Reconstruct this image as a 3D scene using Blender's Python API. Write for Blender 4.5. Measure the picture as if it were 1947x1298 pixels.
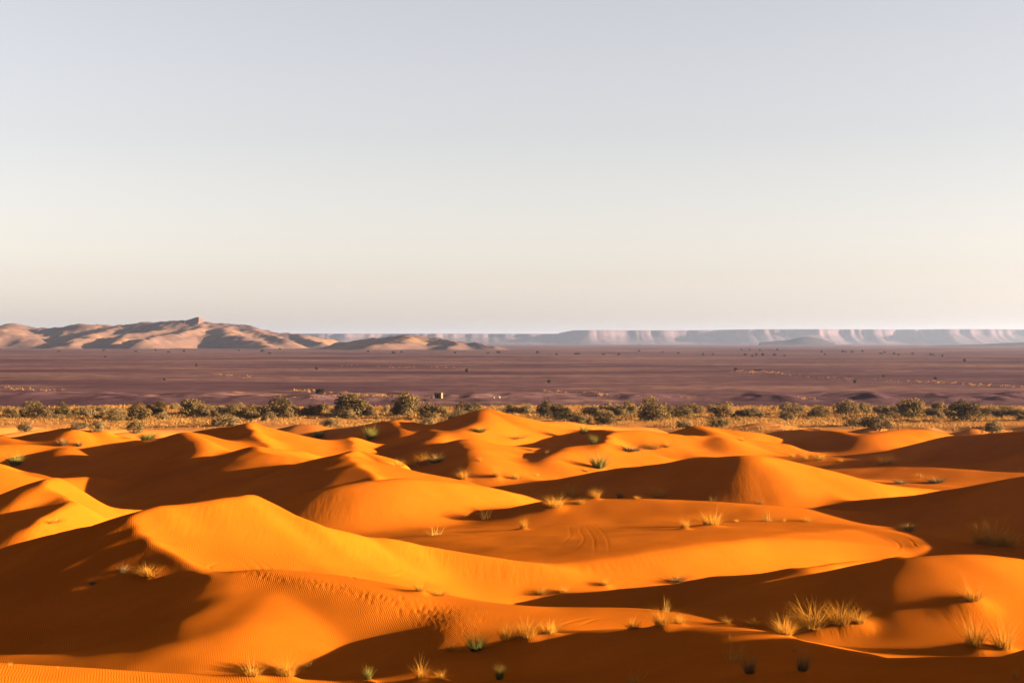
import bpy, bmesh, math, random
import numpy as np
from mathutils import Vector
for o in list(bpy.data.objects): bpy.data.objects.remove(o)
sc = bpy.context.scene
COL = sc.collection
# ------------------------------------------------------------ camera
F = 3000.0; CU = 973.5; CV = 649.0; H = 14.0          # focal length and centre in photograph pixels, eye height
cam = bpy.data.cameras.new('camera'); camo = bpy.data.objects.new('camera', cam); COL.objects.link(camo)
cam.sensor_width = 36.0; cam.lens = 36.0 * F / 1947.0
cam.clip_start = 0.5; cam.clip_end = 200000.0
camo.location = (0, 0, H); camo.rotation_euler = (math.radians(90), 0, 0)
sc.camera = camo
# ------------------------------------------------------------ light
SUN_EL = math.radians(8.6); SUN_BEHIND = math.radians(6.0)
S = Vector((math.cos(SUN_EL) * math.cos(SUN_BEHIND), -math.cos(SUN_EL) * math.sin(SUN_BEHIND), math.sin(SUN_EL)))
sun = bpy.data.lights.new('sun', 'SUN'); sun.energy = 5.0; sun.angle = math.radians(0.6); sun.color = (1.0, 0.96, 0.74)
suno = bpy.data.objects.new('sun', sun); COL.objects.link(suno)
suno.rotation_euler = S.to_track_quat('Z', 'Y').to_euler(); suno.location = (300, -40, 120)
w = bpy.data.worlds.new('World'); sc.world = w; w.use_nodes = True
nt = w.node_tree; nt.nodes.clear()
sky = nt.nodes.new('ShaderNodeTexSky'); sky.sky_type = 'NISHITA'; sky.sun_disc = False
sky.sun_elevation = SUN_EL; sky.sun_rotation = math.atan2(S.x, S.y)
sky.altitude = 700; sky.air_density = 1.0; sky.dust_density = 1.8; sky.ozone_density = 1.0
bg = nt.nodes.new('ShaderNodeBackground'); bg.inputs['Strength'].default_value = 0.0242
wo = nt.nodes.new('ShaderNodeOutputWorld')
hs = nt.nodes.new('ShaderNodeHueSaturation'); hs.inputs['Saturation'].default_value = 0.42     # dusty, milky air
tn = nt.nodes.new('ShaderNodeMix'); tn.data_type = 'RGBA'; tn.blend_type = 'MULTIPLY'; tn.inputs[0].default_value = 1.0; tn.inputs[7].default_value = (1.07, 0.972, 0.985, 1)
nt.links.new(sky.outputs[0], hs.inputs['Color']); nt.links.new(hs.outputs[0], tn.inputs[6])
nt.links.new(tn.outputs[2], bg.inputs[0]); nt.links.new(bg.outputs[0], wo.inputs[0])
sc.view_settings.view_transform = 'Standard'; sc.view_settings.look = 'None'
sc.view_settings.exposure = 3.42; sc.view_settings.gamma = 1.0; sc.view_settings.use_curve_mapping = False
sc.render.engine = 'CYCLES'
cy = sc.cycles
cy.use_denoising = True; cy.max_bounces = 4; cy.diffuse_bounces = 0; cy.glossy_bounces = 1
cy.transmission_bounces = 2; cy.volume_bounces = 0; cy.transparent_max_bounces = 8

# ------------------------------------------------------------ height fields
_tab = {}
def noise2(x, y, seed=0):
    if seed not in _tab: _tab[seed] = np.random.RandomState(seed).rand(256, 256)
    t = _tab[seed]
    i = np.floor(x).astype(int); j = np.floor(y).astype(int); a = x - i; b = y - j
    a = a*a*(3-2*a); b = b*b*(3-2*b)
    g = lambda p, q: t[np.mod(q, 256), np.mod(p, 256)]
    return (g(i, j)*(1-a)+g(i+1, j)*a)*(1-b)+(g(i, j+1)*(1-a)+g(i+1, j+1)*a)*b
def fbm(x, y, oct=4, seed=0, ridged=False):
    o = 0; amp = 1; tot = 0
    for k in range(oct):
        n = noise2(x*2**k+17.3*k, y*2**k+9.1*k, seed+k)*2-1
        if ridged: n = 1-2*np.abs(n)
        o = o+n*amp; tot += amp; amp *= 0.5
    return o/tot
def P(u, v, z):                      # the point of height z seen at (u, v) from the eye
    d = (H-z)*F/(v-CV); return ((u-CU)/F*d, d, z)
def Q(u, v, d):                      # the point at distance d
    return ((u-CU)/F*d, d, H-(v-CV)*d/F)
RIDGES = []
def ridge(pts, L=(18, 2.0), Rr=(18, 2.0), k=0.8, cap=None, world=False, to=None):
    # a crest line; L and Rr: (slope in degrees, crest rounding in m) left and right of the direction of travel
    if cap is None: cap = 0.03 if max(L[0], Rr[0]) < 28 else -0.25
    (RIDGES if to is None else to).append(dict(pts=[(p if world else P(*p)) for p in pts], L=L, R=Rr, k=k, cap=cap))
def catmull(P3, step=1.0):
    P3 = np.array(P3, float); out = []; n = len(P3)
    def tan(a, b, c):
        la = np.linalg.norm(b[:2]-a[:2])+1e-6; lb = np.linalg.norm(c[:2]-b[:2])+1e-6
        return ((b-a)/la*lb+(c-b)/lb*la)/(la+lb)
    for i in range(n-1):
        p1 = P3[i]; p2 = P3[i+1]; l1 = np.linalg.norm(p2[:2]-p1[:2])+1e-9
        m = max(2, int(l1/step))
        t1 = tan(P3[i-1], p1, p2) if i > 0 else (p2-p1)/l1
        t2 = tan(p1, p2, P3[i+2]) if i < n-2 else (p2-p1)/l1
        for j in range(m):
            t = j/m; q = t*t; c = q*t
            out.append((2*c-3*q+1)*p1+(c-2*q+t)*t1*l1+(-2*c+3*q)*p2+(c-q)*t2*l1)
    out.append(P3[-1]); return np.array(out)
def smax(a, b, k):
    h = np.maximum(k-np.abs(a-b), 0.0); return np.maximum(a, b)+h*h/(4*k)
def raise_ridges(x, y, z, ridges, step=0.8, maxext=45.0):
    xf = x.ravel(); yf = y.ravel(); zf = z.ravel().copy(); cr = np.full(zf.shape, 9.0)
    for r in ridges:
        C = catmull(r['pts'], step)
        if max(r['L'][0], r['R'][0]) >= 28:            # slip-face brinks are ragged
            q = np.arange(len(C)); C[:, 0] += np.clip(C[:, 1]/70, 1, 1.6)*0.13*np.sin(q*1.9+np.sin(q*0.7)*2); C[:, 2] += 0.05*np.sin(q*1.3+2*np.sin(q*0.45))
        tl, rl = math.tan(math.radians(r['L'][0])), r['L'][1]; tr, rr = math.tan(math.radians(r['R'][0])), r['R'][1]
        ext = min((C[:, 2].max()+0.6)/min(tl, tr)+max(rl, rr), maxext)
        m = np.nonzero((xf > C[:, 0].min()-ext) & (xf < C[:, 0].max()+ext) & (yf > C[:, 1].min()-ext) & (yf < C[:, 1].max()+ext))[0]
        if not len(m): continue
        px = xf[m]; py = yf[m]
        best = np.full(len(m), 1e18); bs = np.zeros(len(m)); bz = np.zeros(len(m)); be = np.zeros(len(m))
        hl = np.full(len(m), -1e9); hr = hl.copy(); n = len(C)-1
        for k_, (a, b) in enumerate(zip(C[:-1], C[1:])):
            dx, dy = b[0]-a[0], b[1]-a[1]; ll = math.hypot(dx, dy)+1e-9; dx /= ll; dy /= ll; mz = (b[2]-a[2])/ll
            rx = px-a[0]; ry = py-a[1]
            s = rx*dx+ry*dy; q = dx*ry-dy*rx; q2 = q*q; aq = np.abs(q)
            tc = np.clip(s, 0, ll); d2 = (s-tc)**2+q2; u = d2 < best
            best = np.where(u, d2, best); bs = np.where(u, q, bs); bz = np.where(u, a[2]+mz*tc, bz)
            if k_ == 0: be = np.where(u & (s < 0), 1.0, be)
            elif k_ == n-1: be = np.where(u, (s > ll)*1.0, be)
            else: be = np.where(u, 0.0, be)
            for T, rd, w_ in ((tl, rl, 0), (tr, rr, 1)):
                off = mz/math.sqrt(T*T-mz*mz)*aq if abs(mz) < T else np.sign(mz)*1e6
                t = np.clip(s+off, 0, ll)
                h = a[2]+mz*t-T*(np.sqrt((s-t)**2+q2+rd*rd)-rd)
                if w_: hr = np.maximum(hr, h)
                else: hl = np.maximum(hl, h)
        D = np.sqrt(best)
        wgt = np.where(be > 0, np.clip(bs/(D+1e-6)*0.5+0.5, 0, 1), (bs > 0)*1.0)
        lim = np.where((bs > 0) == (tl > tr), max(r['cap'], 3.0 if max(tl, tr) > 0.5 else 0.03), r['cap'])
        h = np.minimum(wgt*hl+(1-wgt)*hr, bz+lim*D)
        if max(r['L'][0], r['R'][0]) >= 28: cr[m] = np.where(h > zf[m]-0.3, np.minimum(cr[m], D), cr[m])
        zf[m] = smax(zf[m], h, r['k'])
    return zf.reshape(z.shape), cr.reshape(z.shape)
def blur(a, sg):
    n = int(3*sg)+1; k = np.exp(-0.5*(np.arange(-n, n+1)/sg)**2); k /= k.sum()
    for ax in (0, 1):
        a = np.moveaxis(a, ax, 0); p = np.concatenate([np.repeat(a[:1], n, 0), a, np.repeat(a[-1:], n, 0)])
        o = np.zeros_like(a)
        for i, w_ in enumerate(k): o += w_*p[i:i+len(a)]
        a = np.moveaxis(o, 0, ax)
    return a
FY = [-50, 0, 20, 36, 45, 55, 65, 80, 100, 130, 180, 250, 320, 400]
FZ = [10, 12.3, 8.2, 4.2, 3.4, 2.8, 2.4, 1.9, 1.4, 0.9, 0.5, 0.25, 0.1, 0.0]
DENT = [(-7, 49, 6, 4, -0.7), (5, 83, 10, 7, 1.2)]
def floor_z(x, y):
    z = np.interp(y, FY, FZ)
    for a, b, c, e, g in DENT: z = z+g*np.exp(-((x-a)/c)**2-((y-b)/e)**2)
    # small wind-formed ridges between the larger dunes
    w_ = np.clip((y-105)/30, 0, 1)*np.clip((262-y)/20, 0, 1)
    ph = (x*0.95+y*0.22)/12.5+1.3*np.sin(y*0.043+0.6*np.sin(x*0.05))+0.5*np.sin(x*0.021+y*0.017)
    f = ph-np.floor(ph); z = z+w_*1.15*(0.55+0.45*np.sin(x*0.07+y*0.11))*np.where(f < 0.68, f/0.68, (1-f)/0.32)
    return z+0.25*np.sin(x*0.11+y*0.05)*np.sin(y*0.07-x*0.03+1.0)*np.clip((y-30)/40, 0, 1)
# ---- far to near
ridge([(20,832,2.4),(70,822,3.2),(110,815,3.7),(145,815,3.9),(160,819,3.6),(185,817,3.7),(205,826,3.2),(230,835,2.6)],(15,1),(24,.3))       #U1
ridge([(-80,815,3.8),(0,831,3.0),(60,843,2.4),(110,850,2)],(15,1),(25,.3))  #U0
ridge([(-60,850,3.2),(60,845,3.2),(100,848,3.0),(118,860,2.9),(130,872,2.6)],(16,1),(21,1.5)) #U2
ridge([(545,811,2.4),(575,805,2.9),(605,808,2.7),(640,817,2)],(15,1),(18,1)) #X0
ridge([(880,815,4.2),(915,800,4.8),(932,780,5.6),(955,786,5.3),(985,797,4.4),(1035,801,3.9),(1075,800,3.8),(1100,805,3.3),(1150,809,2.8),(1230,813,2.2)],(20,1),(22,1)) #V
ridge([(770,825,3.5),(768,812,3.8),(765,801,4.0),(785,806,3.6),(800,813,3.1),(830,817,2.7)],(19,1),(24,.5)) #X1
ridge([(825,838,3.4),(838,825,3.7),(835,815,3.9),(865,821,3.6),(890,832,3.0),(960,838,2.6)],(19,1),(22,.5)) #X2
ridge([(672,850,3.1),(668,840,3.4),(680,832,3.5),(705,840,3.0),(735,846,2.6)],(18,1),(28,.3)) #X3
ridge([(1372,832,3.1),(1352,820,3.4),(1340,809,3.6),(1400,818,3.0),(1440,822,2.6)],(18,1),(20,1)) #Z2
ridge([(1430,832,0.8),(1490,819,1.8),(1550,818,2.4),(1600,821,2.8),(1640,827,2.7),(1690,818,3.1),(1730,815,3.1),(1770,819,2.7),(1815,828,2.1)],(18,2),(22,1.2)) #AA
ridge([(1140,850,3.3),(1155,836,3.7),(1180,821,4.0),(1215,818,4.1),(1290,824,3.6),(1400,834,2.7),(1490,843,2.0)],(19,1),(28,.2)) #Z
ridge([(1040,872,2.9),(1070,858,3.2),(1100,847,3.4),(1150,849,3.2),(1215,858,2.6)],(18,1),(18,1)) #Y2
ridge([(905,880,3.0),(902,865,3.4),(898,850,3.7),(890,837,3.9),(930,842,3.4),(1010,850,2.8),(1080,848,2.6)],(19,1),(16,1)) #Y
ridge([(1640,870,0.9),(1720,850,1.8),(1800,829,3.2),(1880,824,3.7),(1960,817,4.4),(2150,803,6)],(22,1),(25,1.5)) #BB
ridge([(520,855,3.9),(500,838,4.45),(482,820,5.0),(490,809,5.2),(520,826,4.3),(565,837,3.65),(650,842,3.1)],(20,1),(30,.1)) #T
ridge([(372,874,4.0),(385,855,4.5),(380,840,4.9),(363,825,5.2),(405,843,4.4),(450,860,3.6),(490,872,3.0)],(22,1),(25,1)) #S
ridge([(625,875,4.2),(560,869,4.6),(505,860,4.95),(487,853,5.08),(530,853,4.87),(590,860,4.44),(635,869,3.97)],(21,1),(30,.1)) #R
ridge([(-100,860,5),(0,888,4),(60,905,3.2),(180,906,2.8)],(18,1),(20,.5)) #L1
ridge([(728,920,4.2),(690,890,4.9),(660,868,5.42),(690,857,5.45),(740,882,4.6),(800,903,3.7),(870,915,3.1)],(21,1),(31,.1)) #Q
ridge([(985,925,1.2),(1100,903,2.4),(1250,882,4.2),(1340,872,5.0)],(18,1),(24,1.5)) #CC
ridge([(1320,873,4.85),(1430,866,5.6),(1480,871,5.25),(1560,890,4.4),(1640,913,3.2),(1780,930,2.0)],(18,1),(27,1)) #CC2
ridge([(480,952,3.3),(520,945,3.7),(620,930,4.4),(700,916,4.8),(770,909,4.9),(850,914,4.4),(930,926,3.7),(985,940,3.0)],(15,1),(24,.3)) #N
ridge([(1480,962,2.0),(1620,951,2.8),(1750,940,3.6),(1850,925,4.6),(1950,905,5.5),(2100,890,6.0)],(25,1),(24,1.5)) #EE
ridge([(1060,950,3.7),(1200,948,3.8),(1300,952,3.75),(1450,961,3.6),(1620,969,3.2),(1780,978,2.6),(1947,990,2.2)],(15,1),(17,1.5)) #FF
ridge([(60,1000,4.0),(85,980,4.4),(130,947,4.8),(100,932,5.15),(80,920,5.48),(105,908,5.7),(150,935,4.8),(200,962,3.96),(270,968,3.5)],(24,.8),(31,.1)) #P
ridge([(405,1118,4.9),(385,1100,5.1),(350,1070,5.5),(310,1040,5.92),(275,1015,6.28),(255,995,6.55),(252,983,6.72),(270,968,6.93),(330,955,7.08),(400,948,7.12),(455,943,7.12),(490,940,7.1),(560,975,6.3),(620,1000,5.7),(700,1017,5.1),(800,1033,4.6),(950,1062,3.9),(1060,1082,3.4)],(28,1.0),(31,.1),cap=-0.46) #M
ridge([(1000,1078,3.45),(1130,1062,3.65),(1250,1045,3.85),(1350,1032,3.97),(1450,1022,4.0),(1600,1025,3.6),(1720,1040,3.1)],(4,2),(23,.3)) #HH
ridge([(985,1137,2.2),(1100,1128,2.8),(1250,1110,3.6),(1400,1091,4.3),(1500,1079,4.75),(1537,1074,4.9),(1590,1068,4.8),(1650,1063,4.6),(1720,1058,4.3)],(22,.5),(28,.4)) #D
ridge([(1500,1105,4.5),(1550,1090,5.0),(1660,1067,5.7),(1760,1056,6.15),(1850,1053,6.05),(1920,1062,5.45),(2050,1100,4.0)],(22,.5),(22,1.6)) #D2
ridge([(0,1255,3.6),(200,1235,4.0),(350,1205,4.4),(440,1160,4.8),(475,1120,5.1),(480,1087,5.4),(700,1113,5.1),(900,1148,4.6),(1050,1160,4.4),(1250,1165,4.3),(1450,1156,4.3)],(20,2.5),(18,3)) #B
ridge([(1520,1330,5.8),(1475,1262,5.8),(1455,1225,5.8),(1400,1197,5.75),(1300,1193,5.6),(1150,1197,5.25),(1040,1206,4.85),(950,1230,4.4),(870,1252,4.0),(820,1290,3.7)],(11.5,.5),(16,1)) #C
ridge([(1350,1300,4.8),(1480,1268,5.5),(1600,1257,5.9),(1750,1254,6.1),(1947,1253,6.3),(2200,1240,6.8)],(18,1),(10,2)) #F
ridge([(-200,1255,6.0),(0,1262,5.7),(200,1273,5.3),(480,1287,4.8),(720,1299,4.3),(900,1310,3.9)],(18,.6),(8,2)) #A
ridge([(17,18,10),(19,26,9.2),(20,34,8.8),(20.5,39,8.6),(21,41.5,8.0),(23.5,44.5,5.8)],(25,1),(24,2),world=True) #K: out of view, added to throw shade over the near foreground
ridge([(35,78,4.6),(37,86,5.4),(39,96,5.0)],(20,1),(25,1),world=True) #GG: unseen ridge, added for its shadow on the right-hand sand
ridge([(1620,819,1.2),(1650,813,1.7),(1680,813,1.6),(1700,818,1.2)],(18,.5),(22,.5)) #SA
ridge([(1400,812,.9),(1450,803,1.6),(1490,808,1.2)],(16,1),(18,1)) #SB
ridge([(1520,818,1.2),(1545,813,1.6),(1570,817,1.2)],(18,.5),(22,.5)) #SC
ridge([(1820,822,1.1),(1850,814,1.7),(1880,822,1.1)],(18,.5),(22,.5)) #SD
ridge([(1870,826,1.2),(1900,820,1.6),(1925,826,1.1)],(18,.5),(22,.5)) #SE
ridge([(960,815,2.4),(985,807,3.0),(1010,818,2.3)],(22,.3),(28,.2)) #SF
ridge([(1150,818,1.9),(1200,813,2.3),(1240,816,2.0)],(18,.5),(22,.5)) #SG
ridge([(300,842,1.8),(330,836,2.3),(350,842,1.9)],(18,.5),(24,.5)) #SH
ridge([(215,843,1.6),(250,836,2.1),(280,842,1.6)],(18,.5),(22,.5)) #SI
ridge([(200,870,2.0),(300,843,3.8),(363,826,5.15)],(15,1),(19,1)) #S2
ridge([(330,835,2.2),(380,820,3.4),(440,810,4.6),(488,810,5.15)],(15,1),(19,1)) #T2
ridge([(300,890,2.2),(390,872,3.2),(486,854,5.05)],(15,1),(20,1)) #R2
ridge([(350,926,2.0),(450,908,2.9),(560,886,4.2),(659,869,5.38)],(15,1),(20,1)) #Q2
ridge([(840,808,2.2),(880,793,3.9),(930,780,5.55)],(15,1),(18,1)) #V2
ridge([(640,818,1.8),(700,806,2.8),(764,801,3.97)],(15,1),(18,1)) #X12
ridge([(735,851,2.2),(800,845,3.0),(889,838,3.85)],(15,1),(18,1)) #YY2
ridge([(1035,838,1.8),(1090,822,2.8),(1140,816,3.6),(1179,821,3.98)],(15,1),(19,1)) #ZZ2
ridge([(0,1045,3.6),(130,1010,5.0),(250,983,6.55)],(15,1),(23,1)) #M2
ridge([(885,1178,4.55),(868,1205,4.55),(855,1250,4.5),(845,1300,4.35)],(5,1),(21,1)) #C3: added low ridge, shaped to put the hollow beside it in shade
class Grid:
    def __init__(s, x0, x1, y0, y1, st, sg):
        s.x0, s.y0, s.st = x0, y0, st
        X, Y = np.meshgrid(np.arange(x0, x1, st), np.arange(y0, y1, st))
        z, cr = raise_ridges(X, Y, floor_z(X, Y), RIDGES)
        zb = blur(z, sg/st); zs = blur(z, 0.12/st+0.35)
        m = np.clip((cr-0.2)/1.6, 0, 1); m = m*m*(3-2*m)
        s.Z = zs*(1-m)+zb*m
    def __call__(s, x, y):
        fx = np.clip((x-s.x0)/s.st, 1.001, s.Z.shape[1]-2.002); fy = np.clip((y-s.y0)/s.st, 1.001, s.Z.shape[0]-2.002)
        i = fx.astype(int); j = fy.astype(int); a = fx-i; b = fy-j
        def w_(t): return (-.5*t+t*t-.5*t**3, 1-2.5*t*t+1.5*t**3, .5*t+2*t*t-1.5*t**3, -.5*t*t+.5*t**3)
        wa = w_(a); wb = w_(b); o = 0
        for q in range(4):
            r = 0
            for p in range(4): r = r+wa[p]*s.Z[j+q-1, i+p-1]
            o = o+wb[q]*r
        return o
G_near = Grid(-34, 34, 0, 92, 0.14, 0.30); G_mid = Grid(-58, 58, 60, 150, 0.22, 0.33); G_far = Grid(-125, 130, 0, 352, 0.4, 0.5)
def height(x, y):
    x = np.asarray(x, float); y = np.asarray(y, float); o = G_far(x, y)
    k = np.clip((56-np.abs(x))/4, 0, 1)*np.clip((148-y)/8, 0, 1)*np.clip((y-61)/8, 0, 1); o = o+(G_mid(x, y)-o)*k
    k = np.clip((33-np.abs(x))/4, 0, 1)*np.clip((91-y)/8, 0, 1); o = o+(G_near(x, y)-o)*k
    # more dunes to both sides of the view, ground sinking under the plain at the far edge
    side = np.clip((np.where(x > 0, x-14, -x)/np.maximum(y, 30)-0.45)/0.25, 0, 1)*np.clip((300-y)/80, 0, 1)
    q = np.sin(x*0.16+1.5*np.sin(y*0.045)+0.8)
    o = o+side*(1.2+1.3*np.where(q > 0.3, (1-q)/0.7, (q+1)/1.3))
    o = o-0.9*np.clip((y-336)/8, 0, 1)
    o = o+0.10*fbm(x*0.22, y*0.22, 3, 5)*np.clip((330-y)/60, 0, 1)
    return o
_sy = np.geomspace(33, 334, 420)
def spot(u, v):                      # where the line of sight through (u, v) meets the sand
    y = _sy; x = (u-CU)/F*y
    hit = np.nonzero(height(x, y) >= H-(v-CV)/F*y)[0]
    k = hit[0] if len(hit) else len(y)-1
    if k == 0: return float(x[0]), float(y[0])
    y = np.linspace(_sy[k-1], _sy[k], 24); x = (u-CU)/F*y
    hit = np.nonzero(height(x, y) >= H-(v-CV)/F*y)[0]; k = hit[0] if len(hit) else -1
    return float(x[k]), float(y[k])

# ------------------------------------------------------------ materials
def newmat(name, rough=1.0):
    m = bpy.data.materials.new(name); m.use_nodes = True
    b = m.node_tree.nodes['Principled BSDF']; b.inputs['Roughness'].default_value = rough
    b.inputs['Specular IOR Level'].default_value = 0.0
    return m, m.node_tree, b
def N(nt, typ, **kw):
    n = nt.nodes.new(typ)
    for k, v in kw.items():
        if k in n.inputs: n.inputs[k].default_value = v
        else: setattr(n, k, v)
    return n
def ramp(nt, fac, stops):
    r = nt.nodes.new('ShaderNodeValToRGB'); e = r.color_ramp.elements
    e[0].position, e[0].color = stops[0][0], (*stops[0][1], 1)
    e[1].position, e[1].color = stops[-1][0], (*stops[-1][1], 1)
    for p, c in stops[1:-1]:
        k = e.new(p); k.color = (*c, 1)
    nt.links.new(fac, r.inputs[0]); return r.outputs[0]
def math_(nt, op, a, b=None, clamp=False):
    n = nt.nodes.new('ShaderNodeMath'); n.operation = op; n.use_clamp = clamp
    for i, q in enumerate((a, b)):
        if q is None: continue
        if isinstance(q, (int, float)): n.inputs[i].default_value = q
        else: nt.links.new(q, n.inputs[i])
    return n.outputs[0]
def mixc(nt, fac, a, b):
    n = nt.nodes.new('ShaderNodeMix'); n.data_type = 'RGBA'
    for i, q in ((0, fac), (6, a), (7, b)):
        if isinstance(q, (int, float)): n.inputs[i].default_value = q
        elif isinstance(q, tuple): n.inputs[i].default_value = (*q, 1)
        else: nt.links.new(q, n.inputs[i])
    return n.outputs[2]
def mapped(nt, scale=(1, 1, 1), rot=(0, 0, 0)):
    g = nt.nodes.new('ShaderNodeNewGeometry'); m = nt.nodes.new('ShaderNodeMapping')
    m.inputs['Scale'].default_value = scale; m.inputs['Rotation'].default_value = rot
    nt.links.new(g.outputs['Position'], m.inputs['Vector']); return m.outputs[0], g
def noise(nt, vec, scale, detail=4, rough=0.55, dist=0.0):
    n = N(nt, 'ShaderNodeTexNoise', Scale=scale, Detail=detail, Roughness=rough, Distortion=dist)
    nt.links.new(vec, n.inputs['Vector']); return n.outputs[0]

SAND = (0.26, 0.072, 0.011)
def sand_material():
    m, nt, b = newmat('sand')
    v, g = mapped(nt)
    n1 = noise(nt, v, 0.07, 5, 0.65); n2 = noise(nt, v, 2.5, 3); n3 = noise(nt, v, 0.02, 3)
    c = ramp(nt, n1, [(0.36, (0.197, 0.0385, 0.0018)), (0.64, (0.287, 0.0595, 0.0028))])
    c = mixc(nt, math_(nt, 'MULTIPLY', n2, 0.25), c, (0.19, 0.042, 0.0024))
    # paler, stonier sand out in the scrub flat beyond the dunes
    sep = nt.nodes.new('ShaderNodeSeparateXYZ'); nt.links.new(g.outputs['Position'], sep.inputs[0])
    far = N(nt, 'ShaderNodeMapRange'); nt.links.new(math_(nt, 'ADD', sep.outputs[1], math_(nt, 'MULTIPLY', n3, 60.0)), far.inputs[0])
    far.inputs[1].default_value = 225; far.inputs[2].default_value = 275
    c = mixc(nt, far.outputs[0], c, (0.24, 0.080, 0.019))
    nt.links.new(c, b.inputs['Base Color'])
    # wind ripples: crests across the wind, missing on the slip faces and in patches
    sn = nt.nodes.new('ShaderNodeSeparateXYZ'); nt.links.new(g.outputs['True Normal'], sn.inputs[0])
    flat = N(nt, 'ShaderNodeMapRange'); nt.links.new(sn.outputs[2], flat.inputs[0])
    flat.inputs[1].default_value = 0.905; flat.inputs[2].default_value = 0.945
    v2, _ = mapped(nt, rot=(0, 0, math.radians(-14)))
    wv = N(nt, 'ShaderNodeTexWave', Scale=4.4, Distortion=5.0, Detail=2.0)
    wv.inputs['Detail Scale'].default_value = 0.5; wv.inputs['Detail Roughness'].default_value = 0.5
    wv.bands_direction = 'X'; wv.wave_profile = 'SIN'
    nt.links.new(v2, wv.inputs['Vector'])
    patch = ramp(nt, noise(nt, v, 0.10, 2), [(0.32, (0.4,)*3), (0.52, (1,)*3)])
    amp = math_(nt, 'MULTIPLY', patch, flat.outputs[0])
    rip = math_(nt, 'MULTIPLY', math_(nt, 'MULTIPLY', wv.outputs[1], amp), 0.0050)
    # sand-flow streaks down the slip faces
    steep = math_(nt, 'SUBTRACT', 1.0, flat.outputs[0])
    v3, _ = mapped(nt, (1.2, 0.25, 0.12), (0, 0, math.radians(40)))
    flow = math_(nt, 'MULTIPLY', math_(nt, 'MULTIPLY', noise(nt, v3, 3.0, 4, 0.6), steep), 0.022)
    grain = math_(nt, 'MULTIPLY', noise(nt, v, 9.0, 3), 0.006)
    hgt = math_(nt, 'ADD', math_(nt, 'ADD', rip, flow), grain)
    bp = N(nt, 'ShaderNodeBump', Strength=1.0, Distance=1.0); nt.links.new(hgt, bp.inputs['Height'])
    nt.links.new(bp.outputs[0], b.inputs['Normal'])
    return m
def plain_material():
    m, nt, b = newmat('dark_gravel')
    v, g = mapped(nt); vs, _ = mapped(nt, (0.45, 0.8, 1.0))
    n1 = noise(nt, vs, 0.008, 6, 0.65); n2 = noise(nt, vs, 0.022, 6, 0.7); n3 = noise(nt, v, 0.11, 4, 0.7)
    c = ramp(nt, n1, [(0.40, (0.044, 0.018, 0.020)), (0.5, (0.074, 0.032, 0.032)), (0.60, (0.12, 0.054, 0.042))])
    c = mixc(nt, ramp(nt, n2, [(0.56, (0,)*3), (0.68, (0.8,)*3)]), c, (0.17, 0.078, 0.040))
    c = mixc(nt, ramp(nt, n3, [(0.45, (0,)*3), (0.65, (0.75,)*3)]), c, (0.032, 0.014, 0.016))
    nt.links.new(c, b.inputs['Base Color'])
    bp = N(nt, 'ShaderNodeBump', Strength=0.6, Distance=0.25); nt.links.new(noise(nt, v, 0.9, 5, 0.7), bp.inputs['Height'])
    nt.links.new(bp.outputs[0], b.inputs['Normal'])
    return m
def rock_material(name, a, b_, c_, sc_=0.01):
    m, nt, b = newmat(name)
    v, g = mapped(nt); vz, _ = mapped(nt, (0.15, 0.15, 1.0))
    n1 = noise(nt, v, sc_, 5, 0.6); n2 = noise(nt, vz, sc_*14, 4, 0.6)
    c = ramp(nt, n1, [(0.35, a), (0.5, b_), (0.65, c_)])
    c = mixc(nt, math_(nt, 'MULTIPLY', n2, 0.4), c, a)
    nt.links.new(c, b.inputs['Base Color'])
    bp = N(nt, 'ShaderNodeBump', Strength=0.5, Distance=2.0); nt.links.new(noise(nt, v, sc_*6, 6, 0.65), bp.inputs['Height'])
    nt.links.new(bp.outputs[0], b.inputs['Normal'])
    return m
def leaf_material(name, lo, hi, trans=0.35):
    m, nt, b = newmat(name, 0.9)
    oi = nt.nodes.new('ShaderNodeObjectInfo'); v, g = mapped(nt)
    f = math_(nt, 'ADD', math_(nt, 'MULTIPLY', oi.outputs['Random'], 0.45), math_(nt, 'MULTIPLY', noise(nt, v, 1.3, 3), 0.6))
    c = ramp(nt, f, [(0.2, lo), (0.85, hi)])
    nt.links.new(c, b.inputs['Base Color'])
    tr = nt.nodes.new('ShaderNodeBsdfTranslucent'); nt.links.new(c, tr.inputs['Color'])
    mx = N(nt, 'ShaderNodeMixShader'); mx.inputs[0].default_value = trans
    out = nt.nodes['Material Output']
    nt.links.new(b.outputs[0], mx.inputs[1]); nt.links.new(tr.outputs[0], mx.inputs[2]); nt.links.new(mx.outputs[0], out.inputs[0])
    return m
def plain_col(name, col, rough=0.9):
    m, nt, b = newmat(name, rough)
    v, g = mapped(nt)
    c = ramp(nt, noise(nt, v, 3.0, 4), [(0.3, tuple(q*0.75 for q in col)), (0.7, tuple(min(1, q*1.2) for q in col))])
    nt.links.new(c, b.inputs['Base Color']); return m
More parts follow.
